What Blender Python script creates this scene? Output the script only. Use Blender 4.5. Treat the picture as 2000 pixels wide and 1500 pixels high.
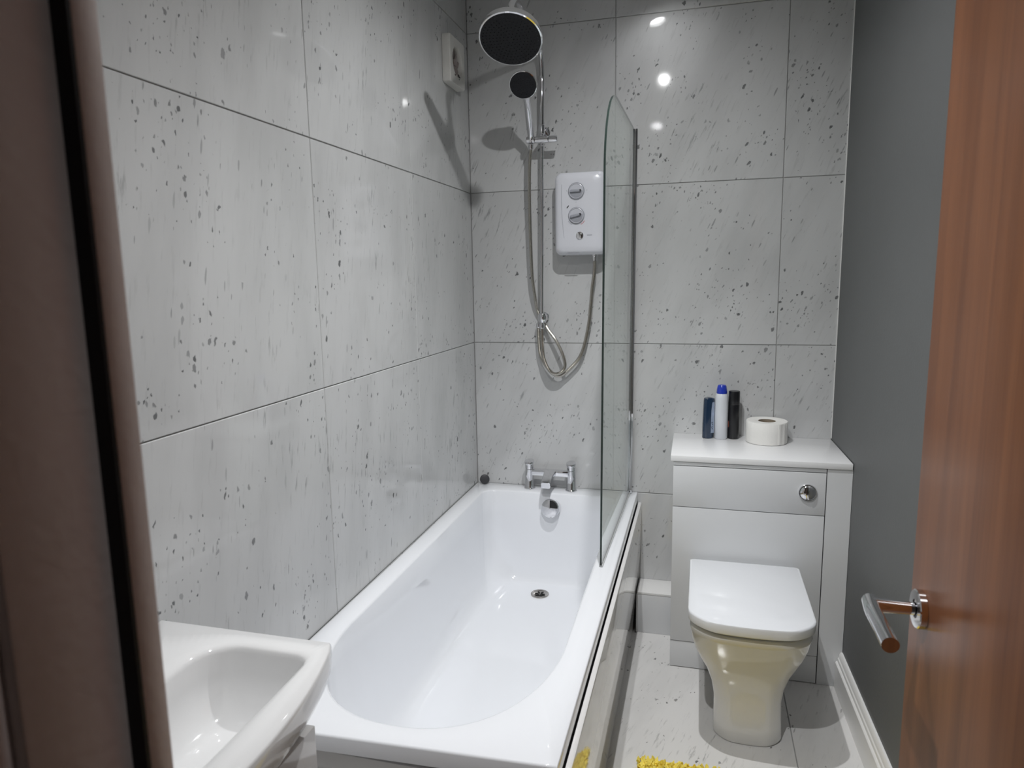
import bpy, bmesh, math, random
from mathutils import Vector, Matrix
random.seed(7)
PI = math.pi
for o in list(bpy.data.objects): bpy.data.objects.remove(o, do_unlink=True)
SC = bpy.context.scene
COL = SC.collection

# ------------------------------------------------------------------ camera
CAM = Vector((0.9178, -2.7759, 1.4226))
right = Vector((0.96545, 0.26028, -0.01694)); up = Vector((-0.0237, 0.1520, 0.9881)); fwd = Vector((-0.2598, 0.9535, -0.1529))
cd = bpy.data.cameras.new('camera'); cam = bpy.data.objects.new('camera', cd); COL.objects.link(cam)
up = (up - fwd * up.dot(fwd) / fwd.length_squared).normalized(); fwd.normalize(); right = fwd.cross(up)
M = Matrix((right, up, -fwd)).transposed().to_4x4(); M.translation = CAM
cam.matrix_world = M
cd.sensor_fit = 'HORIZONTAL'; cd.sensor_width = 36.0; cd.lens = 1355.96 / 2000 * 36.0
cd.clip_start = 0.02
cd.dof.use_dof = True; cd.dof.focus_distance = 2.5; cd.dof.aperture_fstop = 8.0
SC.camera = cam

# ------------------------------------------------------------------ world, exposure
w = bpy.data.worlds.new('world'); SC.world = w; w.use_nodes = True
w.node_tree.nodes['Background'].inputs[0].default_value = (0.5, 0.47, 0.45, 1)
w.node_tree.nodes['Background'].inputs[1].default_value = 0.01
vs = SC.view_settings
SC.display_settings.display_device = 'sRGB'
vs.view_transform = 'Standard'; vs.look = 'None'; vs.gamma = 1.0; vs.use_curve_mapping = False
vs.exposure = 0.0
CEIL = 2.505
# three small spotlights on the ceiling: position of the lens, point it is aimed at, power, lens radius
LAMPS = [((0.727, -0.165, 2.40), (1.05, 0.02, 1.2), 0.5, .012, 0),
         ((0.712, -1.00, 2.405), (0.68, -0.78, 0.3), 74.0, .011, 0),
         ((0.62, -1.95, 2.40), (0.66, -1.25, 0.4), 64.0, .014, .042)]   # last: depth of a hood added to hide the lens reflection and cut spill
LAMP_COL = (0.985, 0.992, 1.0)

# ------------------------------------------------------------------ materials
def new_mat(name):
    m = bpy.data.materials.new(name); m.use_nodes = True
    return m, m.node_tree, m.node_tree.nodes['Principled BSDF']
def pmat(name, col, rough=0.4, metal=0.0, spec=0.5, coat=0.0, bump=0.0, bscale=200, var=0.0, vscale=8, trans=0.0, sss=0.0, sheen=0.0):
    m, nt, b = new_mat(name)
    b.inputs['Base Color'].default_value = (*col, 1); b.inputs['Roughness'].default_value = rough
    b.inputs['Metallic'].default_value = metal; b.inputs['Specular IOR Level'].default_value = spec
    b.inputs['Coat Weight'].default_value = coat; b.inputs['Coat Roughness'].default_value = 0.03
    b.inputs['Transmission Weight'].default_value = trans
    b.inputs['Sheen Weight'].default_value = sheen
    tc = nt.nodes.new('ShaderNodeTexCoord')
    if var > 0:
        n = nt.nodes.new('ShaderNodeTexNoise'); n.inputs['Scale'].default_value = vscale; n.inputs['Detail'].default_value = 4
        nt.links.new(tc.outputs['Object'], n.inputs['Vector'])
        mx = nt.nodes.new('ShaderNodeMix'); mx.data_type = 'RGBA'
        mx.inputs[6].default_value = (*[c * (1 - var) for c in col], 1); mx.inputs[7].default_value = (*[min(1, c * (1 + var)) for c in col], 1)
        nt.links.new(n.outputs['Fac'], mx.inputs[0]); nt.links.new(mx.outputs[2], b.inputs['Base Color'])
    if bump > 0:
        n2 = nt.nodes.new('ShaderNodeTexNoise'); n2.inputs['Scale'].default_value = bscale; n2.inputs['Detail'].default_value = 2
        nt.links.new(tc.outputs['Object'], n2.inputs['Vector'])
        bp = nt.nodes.new('ShaderNodeBump'); bp.inputs['Strength'].default_value = bump; bp.inputs['Distance'].default_value = 0.002
        nt.links.new(n2.outputs['Fac'], bp.inputs['Height']); nt.links.new(bp.outputs['Normal'], b.inputs['Normal'])
    return m

def marble(name, base, dark, rough, rot, fleck=1.0):
    m, nt, b = new_mat(name); N = nt.nodes.new; L = nt.links.new
    uv = N('ShaderNodeUVMap')
    def math_(op, a, c=None, clamp=False):
        n = N('ShaderNodeMath'); n.operation = op; n.use_clamp = clamp
        for i, v in enumerate((a, c)):
            if v is None: continue
            if isinstance(v, (int, float)): n.inputs[i].default_value = v
            else: L(v, n.inputs[i])
        return n.outputs[0]
    def ramp(f, lo, hi):
        n = N('ShaderNodeMapRange'); n.interpolation_type = 'SMOOTHSTEP'
        n.inputs['From Min'].default_value = lo; n.inputs['From Max'].default_value = hi
        L(f, n.inputs['Value']); return n.outputs[0]
    def mapping(scale, r=rot):
        n = N('ShaderNodeMapping'); n.vector_type = 'POINT'
        n.inputs['Rotation'].default_value = (0, 0, r); 
        L(uv.outputs[0], n.inputs['Vector'])
        n2 = N('ShaderNodeMapping'); n2.inputs['Scale'].default_value = scale; L(n.outputs[0], n2.inputs['Vector'])
        return n2.outputs[0]
    def noise(vec, scale, detail=3, rough=.5):
        n = N('ShaderNodeTexNoise'); n.noise_dimensions = '2D'; n.inputs['Scale'].default_value = scale
        n.inputs['Detail'].default_value = detail; n.inputs['Roughness'].default_value = rough
        L(vec, n.inputs['Vector']); return n
    # wobble the coordinates so the flecks get ragged outlines
    def wob(vec, scale, amt):
        n = noise(vec, scale, 3)
        s = N('ShaderNodeVectorMath'); s.operation = 'SUBTRACT'; L(n.outputs['Color'], s.inputs[0]); s.inputs[1].default_value = (.5, .5, .5)
        k = N('ShaderNodeVectorMath'); k.operation = 'SCALE'; L(s.outputs[0], k.inputs[0]); k.inputs[3].default_value = amt
        a = N('ShaderNodeVectorMath'); a.operation = 'ADD'; L(vec, a.inputs[0]); L(k.outputs[0], a.inputs[1]); return a.outputs[0]
    def flecks(scale, aspect, rmax, keep, cl, wb):
        v = wob(mapping((1, aspect, 1)), scale * 1.3, wb)
        vo = N('ShaderNodeTexVoronoi'); vo.voronoi_dimensions = '2D'; vo.inputs['Scale'].default_value = scale; L(v, vo.inputs['Vector'])
        sp = N('ShaderNodeSeparateColor'); L(vo.outputs['Color'], sp.inputs[0])
        # threshold of survival varies with the cluster noise
        thr = math_('SUBTRACT', 1.0, math_('MULTIPLY', cl, keep))
        alive = math_('GREATER_THAN', sp.outputs[0], thr)
        rad = math_('MULTIPLY', math_('ADD', math_('MULTIPLY', sp.outputs[1], .8), .2), rmax)
        d = math_('SUBTRACT', rad, vo.outputs['Distance'])
        s = ramp(d, 0.0, rmax * .35)
        return math_('MULTIPLY', math_('MULTIPLY', alive, s), math_('ADD', math_('MULTIPLY', sp.outputs[2], .6), .4))
    cl1 = ramp(noise(mapping((1, 1, 1), 0), 4.5, 2).outputs['Fac'], .42, .72)
    cl2 = ramp(noise(mapping((1, 1, 1), .7), 7.0, 2).outputs['Fac'], .40, .70)
    f1 = flecks(52, .66, .33, .24 * fleck, cl1, .014)
    f2 = flecks(120, .6, .36, .14 * fleck, cl1, .007)
    f3 = flecks(90, .18, .30, .16 * fleck, cl2, .004)
    streak = ramp(noise(mapping((1, .14, 1)), 85, 4, .6).outputs['Fac'], .56, .80)
    soft = ramp(noise(mapping((1, .3, 1)), 7, 4).outputs['Fac'], .35, .75)
    veinmask = ramp(noise(mapping((1, 1, 1), 0), 2.6, 2).outputs['Fac'], .58, .72)
    fl = math_('MAXIMUM', math_('MAXIMUM', f1, f2), math_('MULTIPLY', f3, .55))
    smear = math_('MULTIPLY', math_('MULTIPLY', veinmask, streak), .45)
    tot = math_('ADD', math_('ADD', math_('MULTIPLY', fl, .85), math_('MULTIPLY', streak, .12)), smear, True)
    c0 = N('ShaderNodeMix'); c0.data_type = 'RGBA'; c0.inputs[6].default_value = (*base, 1); c0.inputs[7].default_value = (*[x * .90 for x in base], 1); L(soft, c0.inputs[0])
    c1 = N('ShaderNodeMix'); c1.data_type = 'RGBA'; L(tot, c1.inputs[0]); L(c0.outputs[2], c1.inputs[6]); c1.inputs[7].default_value = (*dark, 1)
    L(c1.outputs[2], b.inputs['Base Color'])
    b.inputs['Roughness'].default_value = rough; b.inputs['Specular IOR Level'].default_value = 0.5
    return m

MAT = {}
MAT['tile_left'] = marble('marble_left', (.595, .60, .60), (.05, .052, .055), .055, .16, 1.15)
MAT['tile_back'] = marble('marble_back', (.595, .60, .60), (.05, .052, .055), .055, .42, 1.35)
MAT['tile_floor'] = marble('marble_floor', (.74, .73, .715), (.08, .08, .08), .14, .3, .8)
MAT['grout'] = pmat('grout', (.36, .36, .355), .8, bump=.2)
MAT['plaster'] = pmat('white_plaster', (.84, .84, .83), .7, bump=.1, bscale=60)
MAT['grey_paint'] = pmat('grey_wall_paint', (.12, .124, .125), .55, bump=.15, bscale=150, var=.04)
MAT['hall_paint'] = pmat('hall_wall_paint', (.62, .56, .53), .7, var=.05)
MAT['hall_floor'] = pmat('hall_carpet', (.32, .28, .26), .95, bump=.5, bscale=400)
MAT['acrylic'] = pmat('white_acrylic', (.86, .875, .905), .09, coat=.3)
MAT['panel'] = pmat('glossy_white_panel', (.76, .75, .74), .06, coat=.5)
MAT['ceramic'] = pmat('white_ceramic', (.80, .80, .80), .07, coat=.4)
MAT['cab'] = pmat('white_cabinet', (.70, .71, .72), .28, coat=.15)
MAT['cabtop'] = pmat('white_worktop', (.84, .84, .845), .25, coat=.1)
MAT['white_paint'] = pmat('white_gloss_paint', (.84, .835, .82), .3)
MAT['chrome'] = pmat('chrome', (.78, .78, .80), .05, metal=1)
MAT['chrome_soft'] = pmat('hose_steel', (.62, .60, .56), .22, metal=1)
MAT['dark'] = pmat('dark_rubber', (.0085, .009, .012), .55, spec=.3)
MAT['black'] = pmat('black_gap', (.01, .01, .01), .7)
MAT['shower_white'] = pmat('shower_white_plastic', (.74, .75, .80), .22, coat=.2)
MAT['grey_plastic'] = pmat('grey_dial', (.36, .37, .41), .3)
MAT['lightgrey_plastic'] = pmat('light_dial', (.62, .63, .68), .25)
MAT['fan_white'] = pmat('fan_plastic', (.66, .65, .62), .45, var=.06, vscale=30)
MAT['fan_dark'] = pmat('fan_grille', (.27, .235, .225), .75, var=.3, vscale=60)
MAT['drain_steel'] = pmat('drain_steel', (.42, .40, .38), .18, metal=1)
MAT['dirt'] = pmat('fan_dirt', (.03, .025, .022), .9)
MAT['plug_grey'] = pmat('plug_rubber', (.045, .046, .05), .5)
MAT['red'] = pmat('red_mark', (.55, .08, .08), .5)
MAT['blue_bottle'] = pmat('navy_plastic', (.012, .03, .065), .15, coat=.5)
MAT['label'] = pmat('pale_blue_label', (.30, .36, .48), .3, var=.35, vscale=60)
MAT['blue_cap'] = pmat('blue_cap', (.02, .045, .42), .2, coat=.4)
MAT['can_white'] = pmat('white_can', (.68, .70, .74), .3)
MAT['can_black'] = pmat('black_can', (.008, .008, .01), .3)
MAT['orange'] = pmat('orange_print', (.30, .09, .06), .4)
MAT['paper'] = pmat('tissue_paper', (.82, .81, .78), .95, bump=.3, bscale=300)
MAT['card'] = pmat('cardboard_core', (.30, .25, .19), .9)
MAT['frame'] = pmat('taupe_frame', (.88, .77, .74), .5, bump=.1, bscale=120, var=.08, vscale=12)
MAT['yellow'] = pmat('yellow_pile', (1.0, .80, .16), .9, var=.08, vscale=30)
MAT['fixture'] = pmat('lamp_bezel', (.75, .75, .75), .3)

def wood():
    m, nt, b = new_mat('wood_veneer'); N = nt.nodes.new; L = nt.links.new
    tc = N('ShaderNodeTexCoord'); mp = N('ShaderNodeMapping'); mp.inputs['Scale'].default_value = (14, 14, .55); L(tc.outputs['Object'], mp.inputs['Vector'])
    n = N('ShaderNodeTexNoise'); n.inputs['Scale'].default_value = 1.6; n.inputs['Detail'].default_value = 5; n.inputs['Distortion'].default_value = .6; L(mp.outputs[0], n.inputs['Vector'])
    mp2 = N('ShaderNodeMapping'); mp2.inputs['Scale'].default_value = (160, 160, 4); L(tc.outputs['Object'], mp2.inputs['Vector'])
    n2 = N('ShaderNodeTexNoise'); n2.inputs['Scale'].default_value = 1.5; n2.inputs['Detail'].default_value = 3; L(mp2.outputs[0], n2.inputs['Vector'])
    ad = N('ShaderNodeMath'); ad.operation = 'MULTIPLY_ADD'; L(n2.outputs['Fac'], ad.inputs[0]); ad.inputs[1].default_value = .35; L(n.outputs['Fac'], ad.inputs[2])
    cr = N('ShaderNodeValToRGB'); e = cr.color_ramp.elements
    e[0].position = .45; e[0].color = (.150, .050, .017, 1); e[1].position = .9; e[1].color = (.27, .10, .036, 1)
    L(ad.outputs[0], cr.inputs[0]); L(cr.outputs[0], b.inputs['Base Color'])
    b.inputs['Roughness'].default_value = .30; b.inputs['Specular IOR Level'].default_value = .12
    return m
MAT['wood'] = wood()

def glass():
    m = bpy.data.materials.new('screen_glass'); m.use_nodes = True; nt = m.node_tree; nt.nodes.clear(); N = nt.nodes.new; L = nt.links.new
    out = N('ShaderNodeOutputMaterial'); mix = N('ShaderNodeMixShader'); tr = N('ShaderNodeBsdfTransparent'); gl = N('ShaderNodeBsdfGlossy')
    tr.inputs[0].default_value = (.93, .965, .945, 1); gl.inputs['Roughness'].default_value = 0.0; gl.inputs[0].default_value = (1, 1, 1, 1)
    geo = N('ShaderNodeNewGeometry'); mr = N('ShaderNodeMapRange'); mr.inputs['To Min'].default_value = 1.5; mr.inputs['To Max'].default_value = 1 / 1.5
    L(geo.outputs['Backfacing'], mr.inputs['Value']); fr = N('ShaderNodeFresnel'); L(mr.outputs[0], fr.inputs['IOR'])
    L(fr.outputs[0], mix.inputs[0]); L(tr.outputs[0], mix.inputs[1]); L(gl.outputs[0], mix.inputs[2]); L(mix.outputs[0], out.inputs[0])
    return m
MAT['glass'] = glass()
MAT['glass_edge'] = pmat('glass_edge', (.010, .016, .014), .06)
_nt = MAT['glass_edge'].node_tree; _mx = _nt.nodes.new('ShaderNodeMixShader'); _tr = _nt.nodes.new('ShaderNodeBsdfTransparent')
_tr.inputs[0].default_value = (.4, .55, .5, 1); _mx.inputs[0].default_value = .10
_nt.links.new(_nt.nodes['Principled BSDF'].outputs[0], _mx.inputs[1]); _nt.links.new(_tr.outputs[0], _mx.inputs[2])
_nt.links.new(_mx.outputs[0], _nt.nodes['Material Output'].inputs[0])
def emis(name, col, s):
    m, nt, b = new_mat(name); b.inputs['Emission Color'].default_value = (*col, 1); b.inputs['Emission Strength'].default_value = s
    b.inputs['Base Color'].default_value = (.8, .8, .8, 1); return m
MAT['lens'] = emis('lamp_lens', LAMP_COL, 30)

# ------------------------------------------------------------------ helpers
def origin_of(p):
    if p is None: return Vector((0, 0, 0))
    return Vector(p['_o']) if '_o' in p else Vector((0, 0, 0))
ORG = {}
def obj(name, bm, mat, parent=None, origin=None, smooth=40):
    """link a bmesh (world coordinates) as ONE mesh object; children share the origin of their thing"""
    me = bpy.data.meshes.new(name)
    bmesh.ops.recalc_face_normals(bm, faces=bm.faces[:])
    bm.to_mesh(me); bm.free()
    o = bpy.data.objects.new(name, me); COL.objects.link(o)
    for m in (mat if isinstance(mat, (list, tuple)) else [mat]): me.materials.append(MAT[m])
    if parent is not None:
        org = ORG[parent.name]; o.parent = parent
    else:
        org = Vector(origin) if origin is not None else Vector((0, 0, 0)); o.location = org
    ORG[o.name] = org
    me.transform(Matrix.Translation(-org))
    if smooth:
        for p in me.polygons: p.use_smooth = True
        me.set_sharp_from_angle(angle=math.radians(smooth))
    return o
def tag(o, label, cat, group=None, kind=None):
    o['label'] = label; o['category'] = cat
    if group: o['group'] = group
    if kind: o['kind'] = kind
    return o
def thing(name, label, cat, loc, group=None):
    o = bpy.data.objects.new(name, None); COL.objects.link(o); o.location = loc; o.empty_display_size = .05
    ORG[o.name] = Vector(loc); return tag(o, label, cat, group)
def struct(o, label=None):
    o['kind'] = 'structure'
    if label: o['label'] = label
    return o
def BM(): return bmesh.new()
def box(x0, x1, y0, y1, z0, z1, bev=0.0, seg=2, bm=None):
    own = bm is None
    b = BM()
    vs_ = [b.verts.new((x, y, z)) for z in (z0, z1) for y in (y0, y1) for x in (x0, x1)]
    for f in ((0, 1, 3, 2), (4, 6, 7, 5), (0, 4, 5, 1), (2, 3, 7, 6), (0, 2, 6, 4), (1, 5, 7, 3)): b.faces.new([vs_[i] for i in f])
    if bev > 0: bmesh.ops.bevel(b, geom=b.edges[:], offset=bev, segments=seg, profile=.5, affect='EDGES')
    if own: return b
    merge(bm, b); return bm
def merge(dst, src):
    me = bpy.data.meshes.new('t'); src.to_mesh(me); src.free(); dst.from_mesh(me); bpy.data.meshes.remove(me); return dst
def loops(bm, rings, cap0=True, cap1=True, closed=True):
    R = [[bm.verts.new(p) for p in r] for r in rings]
    n = len(R[0])
    for a, b in zip(R, R[1:]):
        for i in range(n if closed else n - 1):
            j = (i + 1) % n; bm.faces.new((a[i], a[j], b[j], b[i]))
    if cap0: bm.faces.new(R[0][::-1])
    if cap1: bm.faces.new(R[-1])
    return R
def frame_for(d):
    d = Vector(d).normalized(); h = Vector((0, 0, 1)) if abs(d.z) < .9 else Vector((1, 0, 0))
    u = d.cross(h).normalized(); return u, d.cross(u).normalized(), d
def lathe(prof, base, axis=(0, 0, 1), n=32, bm=None, cap=True):
    """prof = [(radius, height)...] turned about axis through base"""
    b = bm if bm is not None else BM(); u, v, d = frame_for(axis); base = Vector(base)
    rings = [[base + d * h + (u * math.cos(2 * PI * i / n) + v * math.sin(2 * PI * i / n)) * max(r, 1e-5) for i in range(n)] for r, h in prof]
    loops(b, rings, cap, cap); return b
def cyl(p0, p1, r, n=24, bev=.0, bm=None, r1=None):
    p0 = Vector(p0); p1 = Vector(p1); L = (p1 - p0).length; r1 = r if r1 is None else r1
    if bev: pr = [(r - bev, 0), (r, bev), (r1, L - bev), (r1 - bev, L)]
    else: pr = [(r, 0), (r1, L)]
    return lathe(pr, p0, p1 - p0, n, bm)
def catmull(pts, per=12):
    P = [Vector(p) for p in pts]; out = []
    for i in range(len(P) - 1):
        p0 = P[max(i - 1, 0)]; p1 = P[i]; p2 = P[i + 1]; p3 = P[min(i + 2, len(P) - 1)]
        for k in range(per):
            t = k / per
            out.append(.5 * ((2 * p1) + (p2 - p0) * t + (2 * p0 - 5 * p1 + 4 * p2 - p3) * t * t + (3 * p1 - p0 - 3 * p2 + p3) * t ** 3))
    out.append(P[-1]); return out
def resample(pts, step):
    out = [pts[0]]; acc = 0
    for a, b in zip(pts, pts[1:]):
        L = (b - a).length; pos = 0
        while acc + L - pos >= step:
            pos += step - acc; acc = 0; out.append(a.lerp(b, pos / L))
        acc += L - pos
    return out
def tube(pts, rad, n=10, bm=None):
    b = bm if bm is not None else BM(); pts = [Vector(p) for p in pts]
    t = (pts[1] - pts[0]).normalized(); u, v, _ = frame_for(t); rings = []
    for i, p in enumerate(pts):
        t2 = (pts[min(i + 1, len(pts) - 1)] - pts[max(i - 1, 0)]).normalized()
        q = t.rotation_difference(t2); u = q @ u; v = q @ v; t = t2
        r = rad(i) if callable(rad) else rad
        rings.append([p + (u * math.cos(2 * PI * k / n) + v * math.sin(2 * PI * k / n)) * r for k in range(n)])
    loops(b, rings); return b
def ray_poly(poly, c, ang):
    dx, dy = math.cos(ang), math.sin(ang); best = None
    for (x0, y0), (x1, y1) in zip(poly, poly[1:] + poly[:1]):
        ex, ey = x1 - x0, y1 - y0; den = dx * ey - dy * ex
        if abs(den) < 1e-12: continue
        t = ((x0 - c[0]) * ey - (y0 - c[1]) * ex) / den; s = ((x0 - c[0]) * dy - (y0 - c[1]) * dx) / den
        if t > 0 and -1e-6 <= s <= 1 + 1e-6 and (best is None or t < best): best = t
    return (c[0] + dx * best, c[1] + dy * best)
def rrect(x0, x1, y0, y1, rs, n=10):
    """rounded rectangle, radii (x0y0, x1y0, x1y1, x0y1)"""
    if isinstance(rs, (int, float)): rs = (rs,) * 4
    out = []
    for (cx, cy, a0, r) in ((x0, y0, PI, rs[0]), (x1, y0, 1.5 * PI, rs[1]), (x1, y1, 0, rs[2]), (x0, y1, .5 * PI, rs[3])):
        ccx = cx + (r if cx == x0 else -r); ccy = cy + (r if cy == y0 else -r)
        for k in range(n + 1):
            a = a0 + .5 * PI * k / n; out.append((ccx + r * math.cos(a), ccy + r * math.sin(a)))
    return out
def prism(poly, to3, d0, d1, bev=0.0, seg=2):
    """extrude a 2-D outline; to3(u, v, d) places it"""
    b = BM(); loops(b, [[to3(u, v, d0) for u, v in poly], [to3(u, v, d1) for u, v in poly]])
    if bev:
        bmesh.ops.recalc_face_normals(b, faces=b.faces[:])
        es = [e for e in b.edges if len(e.link_faces) == 2 and e.calc_face_angle(0) > 1.2]
        bmesh.ops.bevel(b, geom=es, offset=bev, segments=seg, profile=.5, affect='EDGES')
    return b
def strip(profile, to3, d0, d1):
    return prism(profile, to3, d0, d1)

# ================================================================== THE ROOM
JZ = [0.0, .541, 1.151, 1.761, 2.371, CEIL]           # horizontal tile joints
YEND = -2.40                                          # inner face of the door wall
G = .0014
WX = lambda y: 1.405 + .03 * -y                       # the grey wall runs slightly out of square
def tile(parent, corners_uv, to3, mat, depth):
    """one tile: outline in wall metres, front face at d = 0, arrissed edges, its own piece of veining"""
    u0, u1, v0, v1 = corners_uv; e = .0012; b = BM()
    ou, ov = random.uniform(0, 40), random.uniform(0, 40)
    r0 = [(u0, v0), (u1, v0), (u1, v1), (u0, v1)]; r1 = [(u0 + e, v0 + e), (u1 - e, v0 + e), (u1 - e, v1 - e), (u0 + e, v1 - e)]
    tilt = random.uniform(-.0003, .0003)
    V = [[b.verts.new(to3(u, v, d)) for u, v in rr] for rr, d in ((r0, -depth), (r0, -e), (r1, 0 + tilt))]
    uvl = b.loops.layers.uv.new('UVMap')
    fs = []
    for A, B_ in zip(V, V[1:]):
        for i in range(4): fs.append(([A[i], A[(i + 1) % 4], B_[(i + 1) % 4], B_[i]], [i, (i + 1) % 4, (i + 1) % 4, i]))
    fs.append((V[2], [0, 1, 2, 3]))
    for vv, idx in fs:
        f = b.faces.new(vv)
        for l, k in zip(f.loops, idx): l[uvl].uv = (r0[k][0] + ou, r0[k][1] + ov)
    return obj('tile', b, mat, parent, smooth=0)

wl = struct(obj('wall_left', box(-.08, -.003, YEND - .1, .08, 0, CEIL), 'grout', origin=(-.003, -1.2, 0), smooth=0), 'left wall of large polished grey flecked marble tiles')
for j in range(5):
    ys = [0, -.61, -1.22, -1.87, YEND]
    for i in range(4):
        tile(wl, (ys[i + 1] + G, ys[i] - G, JZ[j] + G, JZ[j + 1] - G), lambda u, v, d: (d, u, v), 'tile_left', .003)
wb = struct(obj('wall_back', box(-.08, 1.52, .003, .08, 0, CEIL), 'grout', origin=(.7, .003, 0), smooth=0), 'far wall of large polished grey flecked marble tiles')
for j in range(5):
    xs = [0, .587, 1.197, 1.4055]
    for i in range(3):
        tile(wb, (xs[i] + G, xs[i + 1] - G, JZ[j] + G, JZ[j + 1] - G), lambda u, v, d: (u, -d, v), 'tile_back', .003)
fl = struct(obj('floor', box(-.08, 1.6, YEND - .11, .08, -.08, -.003), 'grout', origin=(.7, -1.2, -.003), smooth=0), 'floor of pale flecked marble tiles')
for x0, x1 in ((.002, .6125), (.6125, 1.2225), (1.2225, 1.50)):
    for y0, y1 in ((-1.255, 0), (YEND - .1, -1.255)):
        tile(fl, (x0 + G, x1 - G, y0 + G, y1 - G), lambda u, v, d: (u, v, d), 'tile_floor', .003)
b = BM(); loops(b, [[(WX(0.08), .08, z), (1.60, .08, z), (1.60, YEND - .1, z), (WX(YEND - .1), YEND - .1, z)] for z in (0, CEIL)])
struct(obj('wall_right', b, 'grey_paint', origin=(1.5, -1.2, 0), smooth=0), 'plain dark grey painted right wall')
struct(obj('ceiling', box(-.1, 1.62, YEND - .12, .1, CEIL, CEIL + .1), 'plaster', origin=(.7, -1.2, CEIL), smooth=0), 'white plastered ceiling')
# door wall with its opening
OX0, OX1, OZ = .54, 1.285, 2.02
b = box(-.1, OX0, YEND - .105, YEND, 0, CEIL); box(OX1, 1.62, YEND - .105, YEND, 0, CEIL, bm=b); box(OX0, OX1, YEND - .105, YEND, OZ, CEIL, bm=b)
struct(obj('wall_front', b, 'plaster', origin=(.2, YEND, 0), smooth=0), 'white wall around the doorway')
# door lining with stop and hall-side architrave
lin = box(OX0, .56, -2.508, -2.406, 0, 2.0, .002); box(1.265, OX1, -2.508, YEND + .004, 0, 2.0, .002, bm=lin); box(OX0, OX1, -2.508, YEND + .004, 2.0, OZ, .002, bm=lin)
t1 = struct(obj('trim_1', lin, 'frame', origin=(.55, -2.45, 0)), 'dull brown wooden door lining at the left edge')
obj('door_stop', box(.56, .572, -2.4365, -2.4170, 0, 1.988, .0015), 'frame', t1)
obj('draught_seal', box(.5602, .5722, -2.4395, -2.4366, 0, 1.985), 'dark', t1)
obj('door_stop', box(1.253, 1.265, -2.4365, -2.4215, 0, 1.988, .0015), 'frame', t1)
obj('door_stop', box(.56, 1.265, -2.4365, -2.4215, 1.988, 2.0, .0015), 'frame', t1)
obj('architrave', box(.475, .552, -2.522, -2.508, 0, 2.08, .003), 'frame', t1)
obj('architrave', box(1.272, 1.35, -2.522, -2.508, 0, 2.08, .003), 'frame', t1)
# hallway shell behind the camera
hall = box(-.4, 2.2, -4.1, -4.0, 0, 2.43); box(-.5, -.4, -4.1, -2.505, 0, 2.43, bm=hall); box(2.2, 2.3, -4.1, -2.505, 0, 2.43, bm=hall)
box(-.4, 2.2, -4.0, -2.505, 2.43, 2.5, bm=hall); box(-.4, -.1, -2.505, -2.4, 0, 2.43, bm=hall); box(1.62, 2.2, -2.505, -2.4, 0, 2.43, bm=hall)
struct(obj('wall_hall', hall, 'hall_paint', origin=(.9, -4, 0), smooth=0), 'unlit hallway walls outside the doorway')
struct(obj('floor_hall', box(-.4, 2.2, -4.0, YEND - .11, -.08, 0), 'hall_floor', origin=(.9, -3.2, 0), smooth=0), 'dark hallway floor outside the doorway')
# pale tile-edge trim in the far right corner
struct(obj('trim_2', box(1.4025, 1.4075, -.004, .001, .80, CEIL - .001, .001), 'white_paint', origin=(1.405, 0, .8)), 'thin white sealant line between marble and grey wall')
# skirting on the grey wall, stepped profile
prof = [(0, 0), (.022, 0), (.022, .092), (.019, .096), (.016, .098), (.015, .108), (.012, .112), (.010, .124), (.006, .13), (0, .13)]
b = BM(); loops(b, [[(WX(y) - u, y, v) for u, v in prof] for y in (-.352, YEND + .002)])
struct(obj('baseboard_right', b, 'white_paint', origin=(1.42, -1.3, 0), smooth=25), 'white moulded skirting board along the grey wall')
# ceiling spotlights: mount, stem, tilted can, lens and its beam (bright core and wide spill)
for i, (lp, aim, pw, lr, hood) in enumerate(LAMPS):
    lp = Vector(lp); ax = (Vector(aim) - lp).normalized()
    d = thing('ceiling_spotlight', ['small white ceiling spotlight nearest the far marble wall', 'small white ceiling spotlight over the middle of the room', 'small white ceiling spotlight nearest the doorway'][i], 'spotlight', (lp.x, lp.y, CEIL), 'ceiling spotlights')
    obj('mount', lathe([(.045, 0), (.045, -.008), (.040, -.013), (.001, -.014)], (lp.x, lp.y, CEIL), n=36), 'fixture', d)
    back = lp - ax * .055
    obj('stem', tube([(lp.x, lp.y, CEIL - .012), (lp.x, lp.y, CEIL - .035), tuple(back)], .006, 12), 'fixture', d)
    obj('can', lathe([(.0315, .008 + hood), (.0335, .006 + hood), (.0335, -.035), (.028, -.055), (.010, -.062), (.010, -.056), (.026, -.050), (.0315, -.033), (.0312, -.004), (.0315, .008 + hood)], lp, ax, n=36, cap=False), 'fixture', d)
    obj('lens', lathe([(.0300, -.006), (.0295, -.004)], lp, ax, n=32), 'lens', d)
    for nm, k, size in (('spotlight_core', .56, 92), ('spotlight_spill', .44, 174)):
        ld = bpy.data.lights.new(nm, 'SPOT'); ld.energy = pw * k; ld.color = LAMP_COL; ld.shadow_soft_size = lr
        ld.spot_size = math.radians(size); ld.spot_blend = 1.0
        lo = bpy.data.objects.new(nm, ld); COL.objects.link(lo); lo.parent = d
        lo.location = lp + ax * (.002 + lr) - Vector((lp.x, lp.y, CEIL)); lo.rotation_mode = 'QUATERNION'; lo.rotation_quaternion = ax.to_track_quat('-Z', 'Y')

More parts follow.
